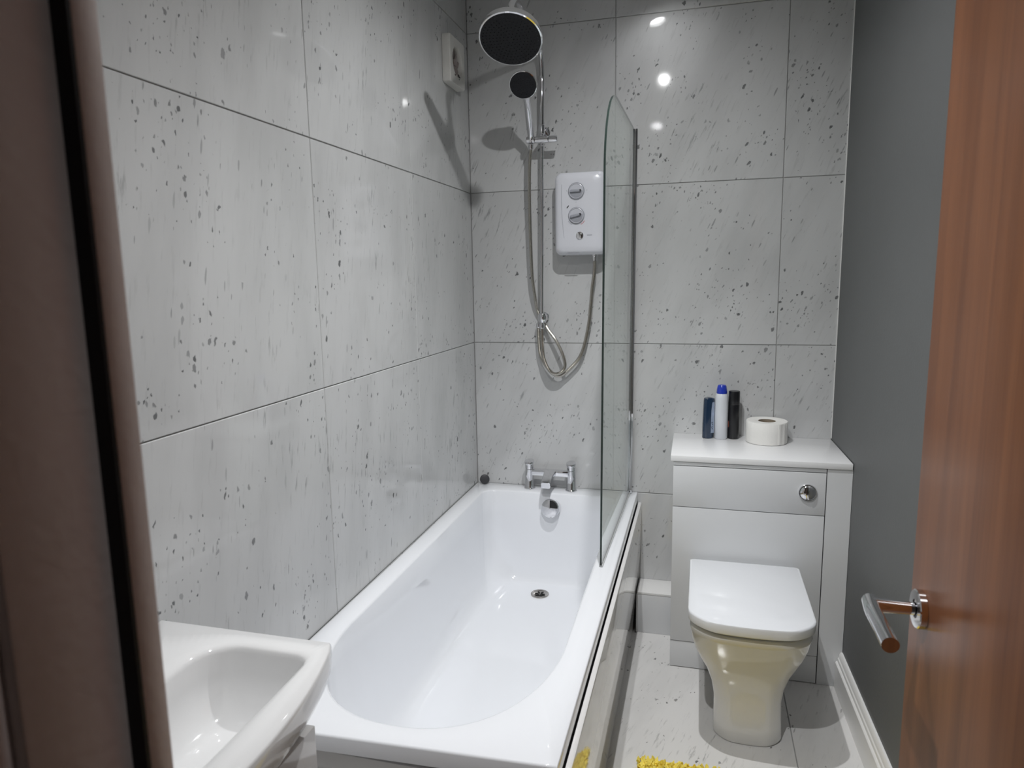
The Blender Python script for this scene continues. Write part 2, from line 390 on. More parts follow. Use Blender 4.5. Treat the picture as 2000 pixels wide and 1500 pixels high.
# ================================================================== BATH
ZR = .5445
outer = [(.004, -.002), (.004, -1.692), (.6875, -1.663), (.6865, -.002)]
inner = [(.066, -.14), (.066, -1.22)]
for k in range(1, 40):
    t = PI + PI * k / 40; ct, st = math.cos(t), math.sin(t)
    inner.append((.344 + .280 * math.copysign(abs(ct) ** (2 / 2.3), ct), -1.22 + .398 * math.copysign(abs(st) ** (2 / 2.3), st)))
inner += [(.622, -1.22), (.612, -.16)]
inner += [(.565 + .047 * math.cos(a), -.147 + .047 * math.sin(a)) for a in [k * PI / 16 for k in range(1, 8)]]
inner += [(.565, -.098), (.118, -.098)]
inner += [(.118 - .052 * math.sin(a), -.150 + .052 * math.cos(a)) for a in [k * PI / 16 for k in range(1, 8)]]
bott = rrect(.178, .505, -1.14, -.165, (.16, .16, .06, .06))
C = (.342, -.80)
angs = [2 * PI * k / 176 for k in range(176)] + [math.atan2(y - C[1], x - C[0]) % (2 * PI) for x, y in outer]
angs = sorted(set(round(a, 6) for a in angs))
P = lambda poly: [ray_poly(poly, C, a) for a in angs]
Po, Pi, Pb = P(outer), P(inner), P(bott)
def inset(pts, d):
    out = []
    for (x, y) in pts:
        v = Vector((C[0] - x, C[1] - y)); v.normalize(); out.append((x + v.x * d, y + v.y * d))
    return out
rings = []
add = lambda pts, z: rings.append([(x, y, z) for x, y in pts])
add(inset(Po, .018), ZR - .036); add(Po, ZR - .036); add(Po, ZR - .005); add(inset(Po, .0015), ZR - .0015); add(inset(Po, .005), ZR)
add(inset(Pi, -.010), ZR); add(inset(Pi, -.004), ZR - .0015); add(inset(Pi, 0), ZR - .006)
D = ZR - .012 - .168
for k in range(1, 29):
    l = (k / 28) ** 1.9; rg = []
    for a, c in zip(Pi, Pb):
        n = 3.6 - 1.4 * max(0, min(1, (-a[1] - 1.05) / .4))            # steep sides, easier slope for the backrest
        rg.append((a[0] + (c[0] - a[0]) * l, a[1] + (c[1] - a[1]) * l, ZR - .012 - D * (1 - (1 - l) ** n) ** (1 / n)))
    rings.append(rg)
add([(C[0] + (x - C[0]) * .6, C[1] + (y - C[1]) * .6) for x, y in Pb], .166)
add([(C[0] + (x - C[0]) * .15, C[1] + (y - C[1]) * .15) for x, y in Pb], .165)
bath = thing('bathtub', 'white rectangular acrylic bathtub along the left marble wall', 'bathtub', (.345, -.83, 0))
b = BM(); loops(b, rings, False, True)
obj('tub', b, 'acrylic', bath, smooth=50)
# side and end panels, curved in section, on short feet
pp = [(.6985, .5), (.702, .498), (.7035, .488), (.704, .40), (.702, .30), (.697, .20), (.689, .10), (.682, .0), (.672, 0), (.678, .10), (.686, .20), (.690, .40), (.6905, .5)]
obj('side_panel', prism(pp, lambda u, v, d: (u, d, v), -.002, -1.66), 'panel', bath, smooth=35)
obj('end_panel', box(.03, .66, -1.66, -1.645, .0, .49, .002), 'panel', bath)
# the white top edge of the end trim seen under the rim
obj('end_rail', box(.03, .665, -1.70, -1.662, .425, .445, .003), 'panel', bath)
# drain and overflow
def drainbm():
    return lathe([(.036, -.004), (.036, .0025), (.034, .0042), (.031, .0044), (.026, .0022), (.024, .0006), (.0001, .0006)], (.325, -.232, .1685), n=40)
dr = obj('drain', drainbm(), 'drain_steel', bath)
b = BM()
for k in range(6):
    a = PI * k / 3; p0 = Vector((.325, -.232, .1680)); p1 = p0 + Vector((math.cos(a), math.sin(a), 0)) * .019
    cyl(p0 + (p1 - p0) * .35, p1, .004, 8, bm=b)
obj('drain_slots', b, 'black', dr)
oc = Vector((.346, -.110, .486)); on_ = Vector((0, -.985, .17)).normalized()
ov = obj('overflow', lathe([(.039, -.006), (.039, .006), (.0385, .012), (.036, .0165), (.030, .019), (.014, .0205), (.0001, .021)], oc, on_, 40), 'chrome', bath)
b = BM(); u_, v_, d_ = frame_for(on_)
upv = Vector((0, .17, .985))
sect = [(0, .004), (0, .030), (.012, .028), (.022, .020), (.027, .010), (.0285, .003), (.012, .003)]
loops(b, [[oc + on_ * h + Vector((1, 0, 0)) * x * 1.15 + upv * y * 1.15 for x, y in sect] for h in (.0165, .0213)])
obj('overflow_slot', b, 'black', ov, smooth=0)
# ------------------------------------------------ bath filler tap
tp = thing('bath_mixer_tap', 'chrome two-lever bath filler tap on the far bath rim', 'tap', (.333, -.045, ZR))
for s, x in ((-1, .2435), (1, .4195)):
    b = lathe([(.024, 0), (.024, .003), (.021, .006), (.0198, .008), (.0192, .055), (.0185, .084), (.0165, .086)], (x, -.045, ZR + .0005), n=36)
    obj('pillar', b, 'chrome', tp)
    k = obj('knob', lathe([(.0175, .0865), (.0185, .0875), (.0185, .102), (.0175, .103)], (x, -.045, ZR), n=32), 'chrome', tp)
    cap = prism([(x + .0205 * math.cos(a), -.047 + .0225 * math.sin(a)) for a in [2 * PI * q / 36 for q in range(36)]], lambda u, v, d: (u, v, ZR + d + (v + .045) * .22), .1085, .120, .0035)
    obj('lever_cap', cap, 'chrome', k)
br = [(.255, .060), (.262, .060), (.275, .0605), (.39, .0605), (.401, .060), (.410, .060), (.410, .084), (.255, .084)]
obj('bridge', prism([(x, z) for x, z in br], lambda u, v, d: (u, d, ZR + v), -.030, -.060, .0025), 'chrome', tp)
b = BM(); rr = []
for y, z0, z1, hw in ((-.050, .060, .0845, .024), (-.066, .058, .0850, .0235), (-.090, .052, .0825, .0215), (-.118, .042, .074, .020), (-.140, .036, .064, .019), (-.148, .035, .058, .0185)):
    rr.append([(.334 + u, y, ZR + v) for u, v in rrect(-hw, hw, z0, z1, .006, 4)])
loops(b, rr); obj('spout', b, 'chrome', tp, smooth=35)
# ------------------------------------------------ plug standing on the rim
pc = Vector((.0415, -.030, ZR + .0215)); pn = Vector((.35, -.9, .18)).normalized()
pl = thing('bath_plug', 'round dark grey bath plug propped on the far left rim corner', 'plug', (.0415, -.030, ZR))
obj('plug_face', lathe([(.0001, .0045), (.016, .0045), (.019, .003), (.0205, .001), (.0205, -.002)], pc, pn, 32), 'plug_grey', pl)
obj('plug_body', lathe([(.0205, -.002), (.0212, -.004), (.0205, -.007), (.013, -.010), (.010, -.014)], pc, pn, 32), 'chrome', pl)

# ================================================================== BATH SCREEN (glass)
scr = thing('bath_screen', 'clear glass bath screen with a rounded top corner on the bath rim', 'bath screen', (.655, -.4, ZR))
LEAN = .0065
SX = lambda y, z: .654 + y * .014 + (z - ZR) * LEAN
og = [(-.012, ZR + .006), (-.778, ZR + .006), (-.778, 1.72)]
for k in range(1, 17):
    a = .5 * PI * k / 16; og.append((-.548 - .23 * math.cos(a), 1.72 + .236 * math.sin(a)))
og.append((-.012, 1.956))
b = BM(); R_ = loops(b, [[(SX(y, z) + d, y, z) for y, z in og] for d in (-.003, .003)])
b.faces.ensure_lookup_table()
for f in b.faces:
    if len(f.verts) == 4: f.material_index = 1
obj('glass_pane', b, ['glass', 'glass_edge'], scr, smooth=0)
b = BM(); loops(b, [[(SX(0, z) + u, v, z) for u, v in ((-.010, -.001), (-.010, -.030), (-.004, -.032), (-.004, -.026), (.005, -.026), (.005, -.032), (.011, -.030), (.011, -.001))] for z in (ZR + .0015, 1.962)])
obj('wall_profile', b, 'chrome', scr, smooth=0)
b = BM(); loops(b, [[(SX(y, ZR) + u, y, ZR + v) for u, v in ((-.006, .0012), (.006, .0012), (.0055, .0058), (-.0055, .0058))] for y in (-.033, -.776)])
MAT['seal'] = pmat('clear_seal', (.55, .56, .56), .2)
obj('bottom_seal', b, 'seal', scr, smooth=0)

# ================================================================== SHOWER
bx = thing('electric_shower', 'white electric shower box with two grey dials on the far wall', 'shower unit', (.468, -.05, 1.5))
X0, X1, Z0, Z1 = .366, .562, 1.4975, 1.822
def sbox(k, y):                      # outline of the casing shrunk by k
    pts = []
    cx, cz = (X0 + X1) / 2, (Z0 + Z1) / 2
    for u, v in rrect(X0 + k, X1 - k, Z0 + k, Z1 - k, .020, 6):
        t = (u - cx) / ((X1 - X0) / 2); s = (v - cz) / ((Z1 - Z0) / 2)
        v2 = v - .016 * t * t * max(s, 0) + .006 * t * t * max(-s, 0)
        u2 = u + (.006 * (1 - s * s)) * t
        pts.append((u2, y, v2))
    return pts
b = BM(); loops(b, [sbox(.004, -.001), sbox(.0, -.006), sbox(0, -.062), sbox(.003, -.076), sbox(.010, -.086), sbox(.020, -.0915), sbox(.04, -.094)])
obj('casing', b, 'shower_white', bx, smooth=60)
FY = -.0942
for z, rot in ((1.7387, .03), (1.648, .22)):
    d = obj('dial', lathe([(.0295, -.002), (.0295, .004), (.028, .007), (.0265, .0075), (.025, .005), (.0001, .005)], (.4525, FY, z), (0, -1, 0), 44), 'lightgrey_plastic', bx)
    half = [(.0245 * math.cos(a), .0245 * math.sin(a)) for a in [PI + PI * q / 20 for q in range(21)]]
    cr_, sr_ = math.cos(rot), math.sin(rot)
    T = lambda u, v, dd, z=z, c=cr_, s=sr_: (.4525 + u * c - v * s, FY - dd, z + u * s + v * c)
    obj('dial_lower_half', prism(half, T, .004, .0062), 'grey_plastic', d, smooth=0)  # lower half of the dial face in darker grey
    obj('dial_grip', prism(rrect(-.0225, .020, -.0040, .0048, .003, 4), T, .004, .014, .001), 'grey_plastic', d)
    obj('dial_pointer', prism(rrect(.0145, .0195, -.003, .0038, .001, 3), T, .0139, .0146), 'black', d)
    obj('dial_ring', lathe([(.0300, -.001), (.0300, .0035), (.0312, .0035), (.0312, -.001)], (.4525, FY, z), (0, -1, 0), 44), 'grey_plastic', d)
bt = obj('button', lathe([(.014, -.001), (.014, .003), (.0125, .0038), (.0001, .0042)], (.4655, FY, 1.5735), (0, -1, 0), 32), 'chrome', bx)
mk = lambda poly, mat, nm='printed_mark': obj(nm, prism(poly, lambda u, v, d: (u, FY - d, v), -.001, .0006), mat, bx, smooth=0)
def rot_rect(cx, cz, l, t, a):
    c, s = math.cos(a), math.sin(a)
    return [(cx + u * c - v * s, cz + u * s + v * c) for u, v in ((-l / 2, -t / 2), (l / 2, -t / 2), (l / 2, t / 2), (-l / 2, t / 2))]
mk(rot_rect(.4195, 1.6815, .012, .0032, .85), 'black')
def arc(cx, cz, r0, r1, a0, a1, n=10):
    A = [a0 + (a1 - a0) * q / n for q in range(n + 1)]
    return [(cx + r0 * math.cos(a), cz + r0 * math.sin(a)) for a in A] + [(cx + r1 * math.cos(a), cz + r1 * math.sin(a)) for a in A[::-1]]
mk(arc(.4525, 1.648, .0365, .0380, math.radians(212), math.radians(243)), 'grey_plastic')
mk(arc(.4525, 1.648, .0365, .0380, math.radians(297), math.radians(328)), 'red')
mk(rot_rect(.503, 1.574, .019, .0022, 0), 'grey_plastic')
mk(rot_rect(.4145, 1.741, .0012, .004, 0), 'grey_plastic'); mk(rot_rect(.4925, 1.7405, .0012, .004, 0), 'grey_plastic'); mk(rot_rect(.4515, 1.6985, .006, .001, 0), 'grey_plastic')
obj('side_seam', tube(catmull([(.396, -.0928, 1.765), (.395, -.0934, 1.70), (.398, -.0938, 1.63), (.405, -.0940, 1.565)]), .0006, 5), 'grey_plastic', bx)
obj('printed_mark', prism(rot_rect(.44, 1.503, .048, .0035, -.01), lambda u, v, d: (u, -.0865 - d, v + .004), 0, .0012), 'grey_plastic', bx, smooth=0)
obj('outlet', lathe([(.012, .012), (.012, 0), (.0095, -.004), (.0095, -.016), (.0085, -.020)], (.5155, -.045, Z0), n=24), 'chrome', bx)

# riser rail with arm and overhead rose
RX = lambda z: .302 + (z - 1.22) * .0105
ris = thing('shower_riser', 'chrome shower riser rail with round dark overhead rose on the far wall', 'shower', (.305, -.045, 1.2))
RY = -.045
obj('rail', tube([(RX(1.205), RY, 1.205), (RX(1.975), RY, 1.975)], .0072, 16), 'chrome', ris)
HC = Vector((.344, -.62, 2.130)); HN = Vector((.02, -.53, -.848)).normalized()
HB = HC - HN * .055
armp = catmull([(RX(1.97), RY, 1.97), (RX(2.1), RY, 2.1), (RX(2.18), RY, 2.18), (RX(2.24) + .001, RY - .015, 2.238), (.316, -.10, 2.268), (.320, -.20, 2.272), (.326, -.34, 2.276), (.334, -.46, 2.278), (.341, -.54, 2.268), (HB.x, HB.y - .008, HB.z + .055), (HB.x, HB.y - .006, HB.z + .022), (HB.x, HB.y, HB.z)], 8)
obj('arm', tube(armp, .0098, 18), 'chrome', ris)
obj('collar', cyl((RX(1.965), RY, 1.962), (RX(1.99), RY, 1.998), .0125, 24, .002), 'chrome', ris)
wm = obj('wall_mount', cyl((RX(1.975) + .004, -.001, 1.975), (RX(1.975) + .002, -.036, 1.975), .011, 24, .002), 'chrome', ris)
obj('flange', cyl((RX(1.975) + .004, -.001, 1.975), (RX(1.975) + .004, -.009, 1.975), .021, 28, .002), 'chrome', wm)
wm = obj('wall_mount', cyl((RX(1.255), -.001, 1.257), (RX(1.255), -.036, 1.257), .012, 24, .002), 'chrome', ris)
obj('flange', cyl((RX(1.255), -.001, 1.257), (RX(1.255), -.009, 1.257), .021, 28, .002), 'chrome', wm)
obj('lower_bracket', lathe([(.004, -.021), (.013, -.018), (.0185, -.008), (.0195, 0), (.0185, .008), (.013, .018), (.004, .021)], (RX(1.257) + .004, RY - .004, 1.257), (0, 0, 1), 28), 'chrome', ris)
obj('hose_union', lathe([(.0095, 0), (.0105, .002), (.0105, .016), (.0085, .019)], (RX(1.21) + .001, RY - .002, 1.214), n=20), 'chrome', ris)
obj('hose_union', lathe([(.0085, 0), (.0095, .002), (.0095, .016), (.0075, .019)], (RX(1.21) - .0165, RY + .012, 1.216), n=20), 'chrome', ris)
hd = obj('overhead_rose', lathe([(.012, .060), (.016, .052), (.017, .042), (.026, .037), (.060, .032), (.086, .027), (.0945, .021), (.0975, .014), (.0975, .003), (.0965, 0), (.0925, -.0012), (.0925, .001)], HC, -HN, 64, cap=True), 'chrome', ris)
obj('rose_face', lathe([(.0925, .0), (.0920, -.0018), (.0001, -.0022)], HC, -HN, 64), 'dark', hd)
# nozzles as little rubber nubs on the dark face
b = BM(); u_, v_, d_ = frame_for(HN)
for ring in range(1, 9):
    for q in range(ring * 6):
        a = 2 * PI * q / (ring * 6); p = HC + HN * .0020 + (u_ * math.cos(a) + v_ * math.sin(a)) * (.0105 * ring)
        lathe([(.0016, 0), (.0008, .0018)], p, HN, 6, bm=b)
nz = obj('nozzles', b, 'dark', hd); nz['kind'] = 'stuff'
# sliding holder for the handset
hz = 1.936
hold = obj('holder', cyl((.2595, -.085, hz + .0015), (.2925, -.085, hz), .0135, 28, .002), 'chrome', ris)
cyl_b = cyl((.2932, -.085, hz), (.345, -.085, hz - .0005), .0128, 28, .0015); obj('clamp', cyl_b, 'chrome', ris)
obj('clamp_knob', cyl((.3455, -.085, hz - .0005), (.379, -.085, hz - .001), .0125, 28, .002), 'chrome', ris)
obj('clamp_sleeve', box(RX(hz) - .013, RX(hz) + .013, RY - .032, RY + .013, hz - .0125, hz + .0125, .004), 'chrome', ris)
# handset
hs = thing('hand_shower', 'chrome hand shower with dark round face held on the riser rail', 'shower head', (.278, -.085, 1.925))
F = Vector((.2995, -.292, 2.083)); FN = Vector((.06, -.80, -.60)).normalized()
hb = catmull([(.2765, -.086, 1.929), (.2785, -.096, 1.955), (.284, -.135, 1.99), (.290, -.185, 2.032), (.296, -.236, 2.066), (F.x - FN.x * .030, F.y - FN.y * .030 + .012, F.z - FN.z * .030 - .010)], 8)
def hr(i):
    t = i / (len(hb) - 1); return .0105 + .0035 * math.sin(PI * min(t * 1.1, 1)) + (.010 * max(0, (t - .62) / .38) ** 1.6)
obj('handle', tube(hb, hr, 18), 'chrome', hs)
hh = obj('head', lathe([(.012, .030), (.024, .026), (.040, .016), (.0485, .008), (.050, .003), (.0490, 0), (.0465, -.001), (.0465, .001)], F, -FN, 48), 'chrome', hs)
obj('spray_face', lathe([(.0465, 0), (.0460, -.0015), (.0001, -.002)], F, -FN, 48), 'dark', hh)
b = BM(); u_, v_, d_ = frame_for(FN)
for ring in range(1, 6):
    for q in range(ring * 6):
        a = 2 * PI * q / (ring * 6); p = F + FN * .0018 + (u_ * math.cos(a) + v_ * math.sin(a)) * (.0083 * ring)
        lathe([(.0013, 0), (.0007, .0015)], p, FN, 6, bm=b)
nz = obj('nozzles', b, 'dark', hh); nz['kind'] = 'stuff'
obj('hose_nut', cyl((.2752, -.083, 1.903), (.2758, -.0845, 1.9215), .0095, 20, .0015, r1=.0105), 'chrome', hs)
# ribbed steel hoses
def hose(name, label, pts, r=.0076):
    c = resample(catmull(pts, 20), .0011)
    rad = lambda i: r * (1.0 if (i % 3) else .80)
    return tag(obj(name, tube(c, rad, 10), 'chrome_soft', origin=pts[0], smooth=0), label, 'hose')
hose('shower_hose', 'ribbed steel hose hanging from the white shower box to the riser foot',
     [(.5155, -.045, 1.4775), (.514, -.044, 1.43), (.506, -.042, 1.378), (.4985, -.038, 1.30), (.488, -.034, 1.2166), (.4615, -.032, 1.1139), (.4173, -.030, 1.0552), (.3687, -.028, 1.0196), (.3264, -.027, 1.0452), (.293, -.028, 1.1014), (.2855, -.030, 1.1745), (RX(1.21) - .0165, -.033, 1.217)])
hose('shower_hose', 'ribbed steel hose looping below the riser foot and up to the hand shower',
     [(RX(1.21) + .001, -.047, 1.216), (.3045, -.049, 1.1553), (.3105, -.049, 1.0929), (.3359, -.048, 1.0400), (.3700, -.046, 1.0322), (.3955, -.046, 1.0590), (.389, -.045, 1.1044), (.358, -.038, 1.166), (.326, -.026, 1.205), (.300, -.016, 1.245), (.279, -.018, 1.285), (.2735, -.035, 1.34), (.2655, -.045, 1.4216), (.2614, -.048, 1.5422), (.2605, -.055, 1.7005), (.2655, -.070, 1.8267), (.2752, -.083, 1.904)], .0070)

# ================================================================== EXTRACTOR FAN on the left wall
fy0, fy1, fz0, fz1 = -.287, -.128, 2.122, 2.288
fan = thing('extractor_fan', 'white square extractor fan with a dirty round vent high in the corner', 'fan', (.0, -.208, 2.205))
fc = (-.208, 2.207)
sq = rrect(fy0, fy1, fz0, fz1, .008, 4); ci = [(fc[0] + .052 * math.cos(a), fc[1] + .052 * math.sin(a)) for a in [2 * PI * k / 72 for k in range(72)]]
fa = sorted(set([round(2 * PI * k / 72, 6) for k in range(72)] + [round(math.atan2(y - fc[1], x - fc[0]) % (2 * PI), 6) for x, y in ((fy0, fz0), (fy1, fz0), (fy1, fz1), (fy0, fz1))]))
so = [ray_poly(sq, fc, a) for a in fa]; si = [(fc[0] + .052 * math.cos(a), fc[1] + .052 * math.sin(a)) for a in fa]
ins = [(fc[0] + (x - fc[0]) * .965, fc[1] + (y - fc[1]) * .965) for x, y in so]
b = BM(); loops(b, [[(.001, y, z) for y, z in so], [(.026, y, z) for y, z in so], [(.031, y, z) for y, z in ins], [(.031, fc[0] + (y - fc[0]) * 1.03, fc[1] + (z - fc[1]) * 1.03) for y, z in si], [(.028, y, z) for y, z in si], [(.010, y, z) for y, z in si]], True, False)
obj('casing', b, 'fan_white', fan, smooth=35)
gr = obj('grille', lathe([(.0515, 0), (.0515, .002), (.0001, .003)], (.0085, *fc), (1, 0, 0), 48), 'fan_dark', fan)
for k in range(7):
    a = 2 * PI * k / 7
    bl = rrect(.012, .045, -.010, .010, .005, 3)
    c, s = math.cos(a), math.sin(a)
    obj('blade', prism(bl, lambda u, v, d, c=c, s=s: (.017 + d + v * .25, fc[0] + u * c - v * s, fc[1] + u * s + v * c), 0, .0015), 'fan_dark', fan, smooth=0)
obj('hub', lathe([(.013, 0), (.013, .012), (.009, .016), (.0001, .017)], (.011, *fc), (1, 0, 0), 24), 'fan_dark', fan)
for (dy, dz, r) in ((-.030, -.052, .004), (.010, -.047, .005), (.020, -.050, .004), (.014, -.058, .003), (.003, -.045, .004)):
    pr = [(fc[0] + dy + r * (1 + .5 * math.sin(3 * a)) * math.cos(a), fc[1] + dz + r * (1.2 + .4 * math.cos(2 * a)) * math.sin(a)) for a in [2 * PI * k / 14 for k in range(14)]]
    obj('dirt_spot', prism(pr, lambda u, v, d: (.0305 + d, u, v), 0, .0009), 'dirt', fan, smooth=0)

# ================================================================== WC UNIT
un = thing('toilet_cabinet', 'white toilet cabinet with a worktop against the far wall', 'cabinet', (1.08, -.18, 0))
obj('carcass', box(.8395, 1.3345, -.333, -.0015, .0, .7745, .0005), 'cab', un)
obj('top_rail', box(.8385, 1.3345, -.3515, -.3335, .7612, .7745, .0005), 'cab', un)
obj('flush_panel', box(.8385, 1.3345, -.352, -.334, .6120, .7585, .0008), 'cab', un)
obj('front_panel', box(.8385, 1.3345, -.352, -.334, .1045, .6095, .0012), 'cab', un)
obj('plinth', box(.8385, 1.3345, -.350, -.334, .003, .102, .001), 'cab', un)
b = BM(); loops(b, [[(1.3375, -.3505, z), (WX(-.35) - .001, -.3505, z), (WX(-.33) - .001, -.3325, z), (1.3375, -.3325, z)] for z in (.001, .7745)])
obj('filler_panel', b, 'cab', un, smooth=0)
b = BM(); loops(b, [[(.826, -.0015, z), (1.4035, -.0015, z), (WX(-.36) - .003, -.3565, z), (.829, -.3565, z)] for z in (.7755, .7965)])
bmesh.ops.bevel(b, geom=b.edges[:], offset=.0018, segments=2, profile=.5, affect='EDGES')
obj('worktop', b, 'cabtop', un)
fb = obj('flush_button', lathe([(.0295, 0), (.0295, .004), (.0275, .0065), (.0255, .0065)], (1.279, -.352, .690), (0, -1, 0), 40), 'chrome', un)
for s, nm in ((1, 'half_flush'), (0, 'full_flush')):
    a0 = math.radians(-72) if s else math.radians(72); a1 = math.radians(72) if s else math.radians(288)
    arcp = [(.0250 * math.cos(a0 + (a1 - a0) * q / 20), .0250 * math.sin(a0 + (a1 - a0) * q / 20)) for q in range(21)]
    b = BM(); dd = .011 if s else .0085
    loops(b, [[(1.279 + u * k_, -.352 - h, .690 + v * k_) for u, v in arcp] for h, k_ in ((.003, 1), (dd - .002, 1), (dd, .93), (dd + .0025, .75), (dd + .0045, .45), (dd + .005, .1))])
    obj(nm, b, 'chrome', fb, smooth=30)
# ------------------------------------------------ toilet
to = thing('toilet', 'white back-to-wall toilet with closed square-fronted lid before the cabinet', 'toilet', (1.085, -.58, 0))
def dee(x0, x1, yb, yf, r, bow, n=12):
    """D outline: square back at yb, rounded front corners and bowed front at yf"""
    pts = [(x0 + .010, yb), (x1 - .010, yb), (x1 - .003, yb - .003), (x1, yb - .010)]
    cx = (x0 + x1) / 2; hw = (x1 - x0) / 2
    f = []
    for k in range(n + 1):
        a = -PI / 2 * k / n; f.append((x1 - r + r * math.cos(a), yf + r + r * math.sin(a)))
    for k in range(1, 6): f.append((x1 - r - (2 * hw - 2 * r) * k / 6, yf))
    for k in range(n + 1):
        a = -PI / 2 - PI / 2 * k / n; f.append((x0 + r + r * math.cos(a), yf + r + r * math.sin(a)))
    f = [(x, y + bow * ((x - cx) / hw) ** 2 * max(0, min(1, (yf + r * 1.2 - y) / r + .0)) - 0) for x, y in f]
    pts += f + [(x0, yb - .010), (x0 + .003, yb - .003)]
    return pts
def dloop(x0, x1, yb, yf, r, bow, z): return [(x, y, z) for x, y in dee(x0, x1, yb, yf, r, bow)]
b = BM()
body = [(.988, 1.186, -.353, -.742, .055, .015, .002), (.986, 1.188, -.353, -.745, .055, .015, .010), (.987, 1.187, -.353, -.738, .055, .015, .05), (.986, 1.186, -.353, -.733, .055, .02, .12), (.978, 1.192, -.353, -.735, .055, .02, .165),
        (.962, 1.207, -.353, -.745, .06, .02, .21), (.942, 1.224, -.353, -.763, .065, .02, .25), (.926, 1.238, -.353, -.785, .07, .02, .29), (.916, 1.247, -.353, -.807, .075, .022, .33), (.912, 1.250, -.353, -.823, .078, .022, .362), (.909, 1.253, -.353, -.831, .08, .022, .378), (.911, 1.251, -.353, -.829, .08, .022, .388), (.918, 1.244, -.358, -.820, .075, .022, .391)]
loops(b, [dloop(*q) for q in body])
obj('bowl', b, 'ceramic', to, smooth=60)
b = BM(); loops(b, [dloop(.918, 1.244, -.388, -.824, .08, .022, .3925), dloop(.916, 1.246, -.386, -.827, .08, .022, .394), dloop(.916, 1.246, -.386, -.827, .08, .022, .3985), dloop(.918, 1.244, -.388, -.824, .08, .022, .400)])
obj('seat', b, 'acrylic', to, smooth=40)
b = BM(); loops(b, [dloop(.908, 1.254, -.384, -.837, .085, .022, .4015), dloop(.904, 1.258, -.381, -.842, .085, .022, .404), dloop(.902, 1.260, -.379, -.844, .085, .022, .428), dloop(.9035, 1.2585, -.3805, -.8425, .085, .022, .4325), dloop(.908, 1.254, -.385, -.838, .082, .022, .435)])
obj('lid', b, 'acrylic', to, smooth=40)
for x in (.985, 1.177):
    obj('hinge', cyl((x - .02, -.369, .403), (x + .02, -.369, .403), .009, 20, .002), 'chrome', to)
# ------------------------------------------------ pipe boxing beside the cabinet
pb = thing('pipe_boxing', 'low white pipe boxing between bath panel and toilet cabinet', 'boxing', (.77, -.07, 0))
obj('front_board', box(.6965, .8365, -.130, -.118, 0.0005, .162, .0005), 'cab', pb)
obj('top_board', box(.6985, .8365, -.131, -.0015, .1625, .172, .001), 'white_paint', pb)

# ------------------------------------------------ things on the worktop
TZ = .7968
t = thing('shower_gel_bottle', 'small navy blue flat bottle with pale label, leftmost on the cabinet', 'bottle', (.957, -.062, TZ))
def flat(cx, cy, hx, hy, z, sk=0, n=36, e=2.6, rot=0.):
    out = []
    for q in range(n):
        a = 2 * PI * q / n; c, s = math.cos(a), math.sin(a)
        u = hx * math.copysign(abs(c) ** (2 / e), c); v = hy * math.copysign(abs(s) ** (2 / e), s)
        out.append((cx + u * math.cos(rot) - v * math.sin(rot) + sk, cy + u * math.sin(rot) + v * math.cos(rot), z)); 
    return out
b = BM(); RT = .35
loops(b, [flat(.9555, -.062, hx, .015, TZ + z, sk, rot=RT) for hx, z, sk in ((.017, 0, -.0005), (.0205, .002, -.0005), (.021, .05, 0), (.021, .10, .001), (.0205, .148, .002), (.019, .155, .002), (.010, .157, .002))])
obj('bottle_body', b, 'blue_bottle', t, smooth=40)
c_, s_ = math.cos(RT), math.sin(RT)
def lab(u, v, d): 
    w = .0158 * (1 - .30 * abs(u / .021) ** 2.6)
    return (.9555 + u * c_ + (w + d) * s_ + .001, -.062 + u * s_ - (w + d) * c_, TZ + v)
lb = [(.004, .022), (.0175, .022), (.0178, .12), (.0165, .142), (.008, .140), (.005, .11)]
obj('label_panel', prism(lb, lab, -.0005, .0012), 'label', t, smooth=0)
for k, (u, z) in enumerate(((.0075, .046), (.0090, .056), (.0072, .063), (.0088, .039))):
    obj('label_print', prism(rot_rect(u + .001, z, .006, .0022, .9 * (-1) ** k), lab, .0011, .0017), 'blue_bottle', t, smooth=0)
t = thing('deodorant_can', 'white deodorant can with bright blue cap, middle of the three', 'bottle', (1.003, -.060, TZ))
obj('can_body', lathe([(.022, 0), (.0245, .003), (.0247, .09), (.0245, .150), (.0235, .162), (.0205, .172), (.019, .1745)], (1.003, -.060, TZ), n=40), 'can_white', t)
cp = obj('cap', lathe([(.0195, .1747), (.0198, .180), (.0185, .192), (.0162, .203), (.0135, .2065), (.011, .2055), (.0001, .205)], (1.003, -.060, TZ), n=36), 'blue_cap', t)
t = thing('body_spray_can', 'tall matt black spray can standing beside the toilet roll', 'bottle', (1.049, -.052, TZ))
obj('can_body', lathe([(.0195, 0), (.0205, .002), (.0208, .10), (.0205, .130), (.0198, .132)], (1.049, -.052, TZ), n=40), 'can_black', t)
obj('cap', lathe([(.0200, .1325), (.0206, .134), (.0206, .180), (.0195, .1835), (.0001, .1845)], (1.049, -.052, TZ), n=40), 'can_black', t)
b = BM(); A = [math.radians(200 + q * 3) for q in range(5)]
loops(b, [[(1.049 + r * math.cos(a), -.052 + r * math.sin(a), TZ + z) for (r, z) in ((.0206, .045), (.0213, .045), (.0213, .068), (.0206, .068))] for a in A])
obj('printed_band', b, 'orange', t, smooth=0)
t = thing('toilet_roll', 'large squat white toilet roll standing on the cabinet worktop', 'toilet roll', (1.166, -.0835, TZ))
obj('paper', lathe([(.0315, .0008), (.072, .0005), (.0735, .002), (.0738, .04), (.0735, .078), (.0715, .0805), (.033, .080), (.0315, .079), (.0315, .0008)], (1.166, -.0835, TZ), n=64, cap=False), 'paper', t)
obj('core', lathe([(.0313, .079), (.0313, .002), (.0297, .002), (.0297, .079), (.0313, .079)], (1.166, -.0835, TZ), n=48, cap=False), 'card', t)
